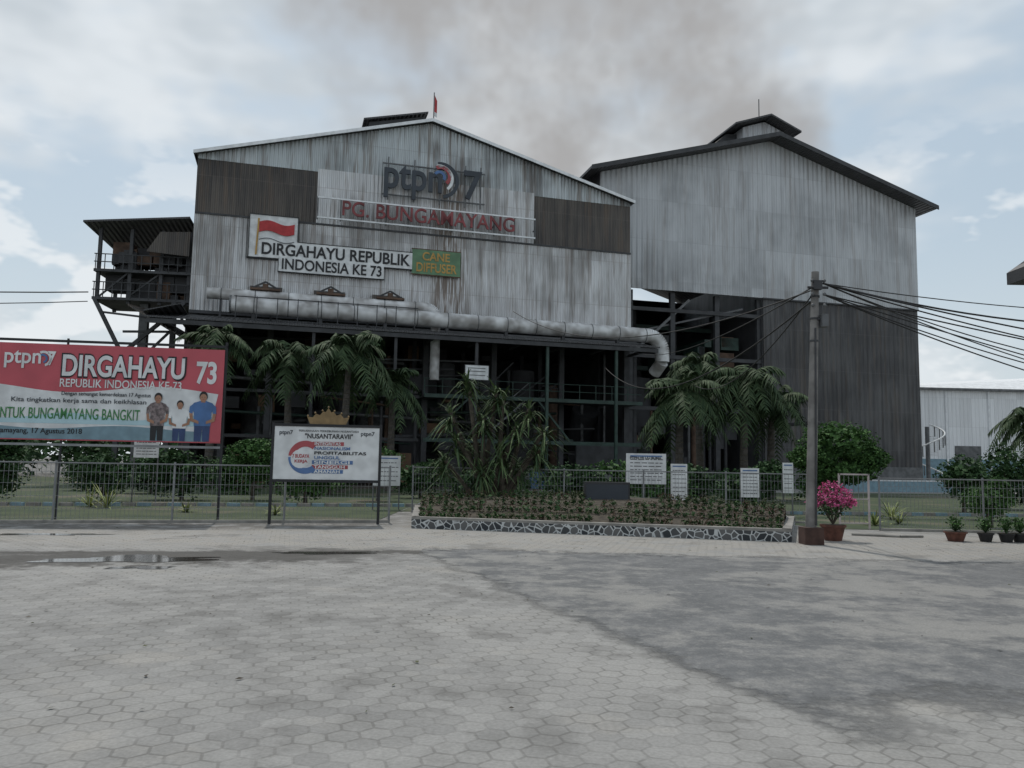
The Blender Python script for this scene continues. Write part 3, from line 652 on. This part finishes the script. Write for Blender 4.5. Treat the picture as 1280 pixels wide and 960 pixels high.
for x,y,h,r_,l,nf in [(-8.6,41,7.3,3.1,.2,30),(-12.0,43,7.4,2.9,-.2,26),(-15.8,42,8.0,2.5,.1,22),(-6.6,44,6.0,2.4,0,20),(8.4,40,5.4,2.8,.1,28),(11.9,41,6.2,3.0,.2,30),(10.4,44,7.2,2.6,-.2,22),(13.6,42,5.2,2.6,.2,24),(26.5,41,4.6,2.2,0,18),(29,44,4.2,2.2,0,18)]:
    palm(x,y,h,r_,nf,l)
o=empty('pandan_tree',(-.4,25.2,0)); b=MB(); b2=MB()
heads=[(-1.0,0,4.25),(-1.55,.3,3.2),(.15,.2,3.75),(.95,0,3.35),(-.45,-.3,3.0),(.55,-.3,2.75),(-1.3,-.4,2.35),(1.45,.2,2.7),(-.1,.4,3.9),(-.7,.2,2.2),(1.2,-.2,2.0),(.1,-.5,2.0),(-1.7,.1,1.7),(.6,.3,1.6),(-.5,-.5,1.4)]
for i,(hx,hy,hz) in enumerate(heads):
    base=Vector((-.5+.9*(i%4)/4,0+.1*(i%3),0.1)); mid=Vector((base.x*.6+hx*.4,hy*.5,hz*.5)); H_=Vector((hx,hy,hz))
    b.cyl(base,mid,.10,'bark',8,r2=.075); b.cyl(mid,H_,.075,'bark',8,r2=.055)
    for j in range(66): leafstrip(b2,H_-Vector((0,0,R(0,.6))),R(0,6.283),R(-.3,1.45),R(.6,1.0),.068,R(.3,.9),'drac')
b.build('stems',o); b2.build('leaves',o)
def shrub(name,x,y,blobs,m,s=.09,n=900,trunk=.5):
    o=empty(name,(x,y,0)); b=MB(); b.cyl((0,0,0),(0,0,trunk+.3),.09,'bark',8,r2=.06)
    for c in blobs[:4]: b.cyl((0,0,trunk),(c[0]*.8,c[1]*.8,c[2]),.05,'bark',6,r2=.02)
    b.build('trunk',o); b=MB()
    for c in blobs:
        clump(b,c[:3],c[3]*.8,c[4]*.8,c[5]*.8,int(n*.35),s*2.8,m,.5); clump(b,c[:3],c[3],c[4],c[5],n,s,m,.84)
    b.build('foliage',o)
shrub('topiary_tree',12.4,30.5,[(0,0,2.65,1.5,1.2,.8),(-1.0,-.1,2.0,.9,.9,.5),(1.05,0,2.05,.9,.9,.55),(.1,-.3,1.5,1.25,.9,.45)],'top',.11,1600,.6)
shrub('topiary_tree',-10.2,32,[(0,0,1.9,1.1,.9,.55),(.2,0,1.2,1.0,.9,.45)],'top',.11,1100,.5)
shrub('topiary_tree',-5.4,33,[(0,0,1.5,1.0,.8,.7)],'top',.11,1000,.5)
shrub('shrub',-17.2,27,[(0,0,1.1,.95,.8,1.0),(.1,0,2.1,.7,.6,.6)],'bush',.11,1000,.4)
shrub('shrub',-19.8,29,[(0,0,1.2,1.5,.9,.9)],'bush',.11,1000,.4)
shrub('shrub',-14.6,29,[(0,0,1.0,1.3,.9,.8)],'bush',.11,900,.4)
shrub('shrub',18.0,32,[(0,0,1.4,1.0,.9,.9),(.7,0,.9,.8,.7,.6)],'bush',.11,900,.4)
shrub('shrub',21.5,35,[(0,0,1.8,1.2,.9,1.1),(.5,0,1.0,1.1,.9,.8)],'bush',.11,900,.4)
shrub('shrub',16.0,27,[(0,0,.7,.9,.7,.5)],'top',.1,700,.2)
shrub('shrub',13.9,23.4,[(0,0,.75,.65,.5,.5),(.3,0,1.1,.3,.3,.4)],'top',.07,600,.3)
for x,y in [(5.6,30),(-7.6,30),(-1.2,31),(8.6,29.5),(2.2,32),(-4,36),(-12.5,37),(-8.5,38),(3.5,37),(6.8,36.5),(0,38),(10.5,38),(15,40),(-16,36),(-20,38),(-23,33),(-12.6,31),(4.2,33),(7.4,33)]:
    shrub('shrub',x,y,[(0,0,R(.7,1.0),R(1.1,1.8),.9,R(.6,.95)),(R(-1,1),0,R(.8,1.5),.8,.7,.6)],random.choice(['bush','bush','top']),.13,550,.3)
def rosette(name,x,y,z,L,n=40,m='agave',w=.05):
    b=MB()
    for j in range(n): leafstrip(b,(0,0,0),R(0,6.283),R(.3,1.45),L*R(.7,1.1),w,R(.1,.5),m)
    ob=b.build(name); ob.location=(x,y,z); return ob
for x,y,L in [(-12.6,25.3,1.1),(-13.4,25.8,.8),(4.6,26.0,.75),(8.3,27.2,.8),(6.8,25.9,.6),(12.5,26.5,1.0),(11.7,24.3,.6),(-9.6,24,.5),(-6.8,23.5,.5),(10.6,23.5,.7)]: rosette('agave_plant',x,y,0,L)
# planter: bed banked up towards the back
PL=[(-2.4,19.8),(6.2,17.8),(8.1,23.0),(-3.0,25.6)]
def lp(a,b_,t): return (a[0]+(b_[0]-a[0])*t,a[1]+(b_[1]-a[1])*t)
PB=empty('raised_planter_bed'); b=MB()
def wall(p,q,w,z0,z1,m):
    d=Vector((q[0]-p[0],q[1]-p[1])); d.normalize(); n=Vector((-d.y,d.x))*w
    vs=[(p[0],p[1],z0),(q[0],q[1],z0),(q[0]+n.x,q[1]+n.y,z0),(p[0]+n.x,p[1]+n.y,z0)]
    b.add(vs+[(x,y,z1) for x,y,_ in vs],[(0,3,2,1),(4,5,6,7),(0,1,5,4),(1,2,6,5),(2,3,7,6),(3,0,4,7)],m)
for i in range(4): wall(PL[i],PL[(i+1)%4],.18,0,.22 if i<3 else .25,'mosaic'); wall(PL[i],PL[(i+1)%4],.20,.2205 if i<3 else .2505,.28,'concrete')
b.build('stone_wall',PB)
def bz(t): return .22+.50*math.sin(min(1,t/.85)*math.pi/2) if t<.85 else .72-(t-.85)*3.2
b=MB(); n=12
for i in range(n):
    for j in range(n):
        def P_(i,j):
            q=lp(lp(PL[0],PL[1],.02+.96*i/n),lp(PL[3],PL[2],.02+.96*i/n),.03+.94*j/n); return (q[0],q[1],bz(j/n)*(.75+.25*math.sin(math.pi*min(1,max(0,i/n)))) )
        b.poly([P_(i,j),P_(i+1,j),P_(i+1,j+1),P_(i,j+1)],'soil')
b.build('soil_bed',PB); b=MB()
for row,tv in enumerate((.08,.24,.41,.59,.77)):
    for i in range(46):
        if random.random()<.04: continue
        u=.03+.94*i/45; q=lp(lp(PL[0],PL[1],u),lp(PL[3],PL[2],u),tv+.012*math.sin(i*1.3)); z=bz(tv)*(.75+.25*math.sin(math.pi*u))
        if row>=3 and .48<u<.66: continue
        s_=R(.9,1.05); rr_=R(0,1); mm='redleaf' if rr_<.3 else ('hedge' if rr_<.88 else 'top')
        clump(b,(q[0],q[1],z+.08),.125*s_,.13*s_,.11*s_,52,.048,mm,.75); clump(b,(q[0],q[1],z+.06),.08*s_,.09*s_,.07*s_,12,.11,'bush',.4)
b.build('hedge_rows',PB)
def pot(b,r,h,m): 
    b.cyl((0,0,0),(0,0,h*.85),r*.68,m,20,r2=r*.95); b.cyl((0,0,h*.85),(0,0,h),r*1.06,m,20,r2=r*1.06); b.cyl((0,0,h),(0,0,h+.005),r*.95,'soil',20)
def potted(name,x,y,r,h,kind,m='terra'):
    o=empty(name,(x,y,0)); b=MB(); pot(b,r,h,m); b.build('pot',o); b=MB()
    if kind=='boug':
        for i in range(9):
            a=i*.7; b.cyl((0,0,h),(.3*math.cos(a),.3*math.sin(a),h+.5),.018,'bark',6,r2=.008)
        b.build('stems',o); b=MB()
        clump(b,(0,0,h+.38),.36,.32,.26,420,.07,'bush',.3)
        for c in [(-.2,-.05,.60,.26),(.2,-.05,.66,.25),(0,.05,.82,.24),(.38,0,.5,.16),(-.40,0,.50,.18),(.02,-.2,.52,.2)]: clump(b,(c[0],c[1],h+c[2]),c[3]*1.15,c[3],c[3]*.75,230,.06,'bougain',.45); clump(b,(c[0],c[1],h+c[2]),c[3],c[3],c[3]*.7,60,.06,'bush',.4)
        b.build('flowers',o)
    else:
        for j in range(26): leafstrip(b,(0,0,h),R(0,6.28),R(.5,1.5),R(.25,.5),.05,R(.2,.6),'bush')
        clump(b,(0,0,h+.22),.2,.2,.18,160,.07,'top',.3); b.build('leaves',o)
potted('bougainvillea_pot',7.35,18.4,.27,.36,'boug')
potted('potted_plant',10.35,18.8,.24,.22,'p'); potted('potted_plant',11.05,18.8,.17,.2,'p','potblk'); potted('potted_plant',11.5,18.75,.17,.2,'p','potblk'); potted('potted_plant',11.85,18.8,.18,.2,'p','potblk')
wirecurve('garden_hose',[(8.4,19.9,.03),(9.4,19.5,.03),(10.0,19.6,.03)],.03,'concrete')
# ------------------------------------------------------------------ utility pole and cables
UP=empty('utility_pole'); b=MB(); pb=Vector((6.5,17.5,0)); pt=Vector((6.72,17.5,5.98))
b.cyl(pb,pt,.12,'polec',16,r2=.08)
b.box(6.28,6.68,17.2,17.62,0,.36,'boxbr')
for z in (4.4,4.9,5.4): 
    t_=z/5.98; b.cyl((6.5+.22*t_,17.5,z),(6.5+.22*t_,17.5,z+.04),.105,'dark',14)
b.box(6.62,6.80,17.3,17.42,5.55,5.75,'dark'); b.cyl((6.5,17.38,5.6),(6.95,17.38,5.6),.03,'dark',6)
b.box(6.78,6.92,17.3,17.5,4.72,5.0,'steel'); b.cyl((6.66,17.45,4.9),(6.85,17.4,4.9),.03,'dark',6)
for z in (5.75,5.45,5.2): b.sphere((6.6,17.36,z),.04,'steel'); b.sphere((6.86,17.36,z),.04,'steel')
b.cyl((6.58,17.36,0.4),(6.66,17.4,4.7),.02,'dark',6)
b.build('pole_shaft',UP)
T1=(6.85,17.4,5.7); T2=(6.85,17.4,5.45)
for T,q,sg,r_ in [(T1,(24,22,6.6),.9,.022),(T1,(24,19,4.0),.5,.018),(T1,(24,20,3.6),.5,.016),(T2,(24,17,2.6),.3,.016),(T1,(26,30,4.4),.4,.016),(T2,(26,24,2.8),.7,.016),(T2,(24,21,3.3),.8,.014),(T2,(25,19,1.6),.3,.014),(T1,(24,22,4.6),1.0,.014),(T1,(24,21,6.3),.5,.012)]: wirecurve('cable',[T,q],r_,'wire',sg,UP,24)
wirecurve('cable',[(6.6,17.5,5.55),(-.0,40,9.3)],.016,'wire',1.2,UP,24); wirecurve('cable',[(6.6,17.5,5.3),(5.6,48,7.5)],.02,'wire',1.6,UP,24)
wirecurve('cable',[(6.6,17.5,5.6),(8.6,58,10)],.016,'wire',.8,UP,24)
wirecurve('cable',[(6.6,17.5,5.4),(9.5,44,6.6)],.016,'wire',1.3,UP,24)
wirecurve('overhead_cable',[(-60,45,13.0),(-27,50,12.0)],.04,'wire',.8); wirecurve('overhead_cable',[(-60,45,12.0),(-27,50,11.4)],.03,'wire',.9)
b=MB()
for i in range(60):
    x=-24+i*.45
    if x<2: b.box(x,x+.42,30+x*.27,30.12+x*.27,0,.12,'concrete' if i%2 else 'turq')
for i in range(40): x=9+i*.45; b.box(x,x+.42,27.5+x*.1,27.62+x*.1,0,.12,'concrete' if i%2 else 'turq')
b.build('garden_kerb')
b=MB()
for i in range(150):
    x=R(-260,-40) if i%2 else R(75,260); y=R(150,210); h=R(7,14); clump(b,(x,y,h*.5),R(4,8),3,h*.55,90,1.9,'bush',.3)
for i in range(40):
    x=R(-75,-30); y=R(62,75); h=R(2.5,6.0); clump(b,(x,y,h*.5),R(2,3.2),1.6,h*.55,150,.6,'bush',.3)
b.build('distant_treeline')

# ------------------------------------------------------------------ sky / sun
EL=math.radians(60); AZ=math.radians(-14)
w=bpy.data.worlds.new("World"); S.world=w; w.use_nodes=True; t=NT(w.node_tree); bg=w.node_tree.nodes['Background']; bg.inputs[1].default_value=.1
sk=t.node('ShaderNodeTexSky',sky_type='NISHITA'); sk.sun_disc=False; sk.sun_elevation=EL; sk.sun_rotation=AZ; sk.air_density=1.2; sk.dust_density=2.5
g_=t.node('ShaderNodeTexCoord').outputs['Generated']; x,y,z=t.sep(g_)
sc=t.vm('MULTIPLY',g_,(1,1,2.0))
n1=t.noise(sc,2.6,4,.62); n2=t.noise(t.vm('ADD',sc,(3.1,1.7,.4)),5.0,3,.65)
cm=t.ss(n1,.40,.58)
ccol=t.mix(t.ss(n2,.34,.66),(5.7,6.2,6.6),(7.8,8.2,8.5))
haze=t.mix(.68,sk.outputs[0],(5.4,6.5,7.3))
c=t.mix(t.m('MULTIPLY',cm,.85),haze,ccol)
c=t.mix(t.m('MULTIPLY',t.m('SUBTRACT',1.0,t.ss(z,0.0,.32)),.5),c,(7.5,8.1,8.5))
cu=t.noise(t.vm('ADD',sc,(1.3,5.2,2.2)),7.0,4,.6)
c=t.mix(t.m('MULTIPLY',t.m('MULTIPLY',t.ss(cu,.50,.58),t.m('SUBTRACT',1.0,t.ss(z,.22,.42))),.7),c,(8.6,8.9,9.1))
yy=t.m('MAXIMUM',y,.05); kx=t.m('DIVIDE',x,yy); ez=t.m('DIVIDE',z,yy)
dn=t.m('MULTIPLY',t.m('SUBTRACT',t.noise(g_,4,4,.6),.5),.7)
def plume(k0,k1,e0,e1,w0):
    tt=t.m('DIVIDE',t.m('SUBTRACT',ez,e0),e1-e0); cx=t.m('MULTIPLY_ADD',tt,k1-k0,k0)
    ww=t.m('MULTIPLY_ADD',tt,w0*.5,w0*.7)
    return t.m('MULTIPLY',t.m('SUBTRACT',1.0,t.ss(t.m('DIVIDE',t.m('ABSOLUTE',t.m('ADD',t.m('SUBTRACT',kx,cx),dn)),ww),0.15,1.0)),t.ss(ez,e0-.2,e0+.02))
pm=t.m('MAXIMUM',plume(.30,.20,.36,.62,.24),plume(.10,-.06,.36,.62,.27))
pm=t.m('MULTIPLY',t.m('MULTIPLY',pm,t.m('MULTIPLY_ADD',t.ss(t.noise(g_,6,4,.62),.32,.6),.5,.5)),t.ss(y,.0,.2))
c=t.mix(t.m('MULTIPLY',pm,.95),c,(3.9,3.85,3.85))
t.put(bg.inputs[0],c)
sd=bpy.data.lights.new('sun','SUN'); sd.energy=2.1; sd.angle=math.radians(1.0); sd.color=(1,.95,.88)
so=bpy.data.objects.new('sun',sd); S.collection.objects.link(so)
dirv=Vector((math.sin(AZ)*math.cos(EL),math.cos(AZ)*math.cos(EL),math.sin(EL))); so.rotation_euler=(-dirv).to_track_quat('-Z','Y').to_euler()
# ------------------------------------------------------------------ camera
ca=bpy.data.cameras.new('camera'); ca.sensor_width=36; ca.lens=28.125; ca.clip_end=3000; ca.clip_start=.1
co=bpy.data.objects.new('camera',ca); S.collection.objects.link(co); S.camera=co
th=math.atan(.1); ro=math.radians(1.0); Rt=Vector((1,0,0)); Fw=Vector((0,math.cos(th),math.sin(th))); Up=Vector((0,-math.sin(th),math.cos(th)))
r_=Rt*math.cos(ro)+Up*math.sin(ro); u_=Up*math.cos(ro)-Rt*math.sin(ro)
mt=Matrix((r_,u_,-Fw)).transposed().to_4x4(); mt.translation=Vector((0,0,1.6)); co.matrix_world=mt
S.view_settings.view_transform='Standard'; S.view_settings.look='None'; S.view_settings.exposure=0
print('verts',sum(len(o.data.vertices) for o in S.objects if o.type=='MESH'))
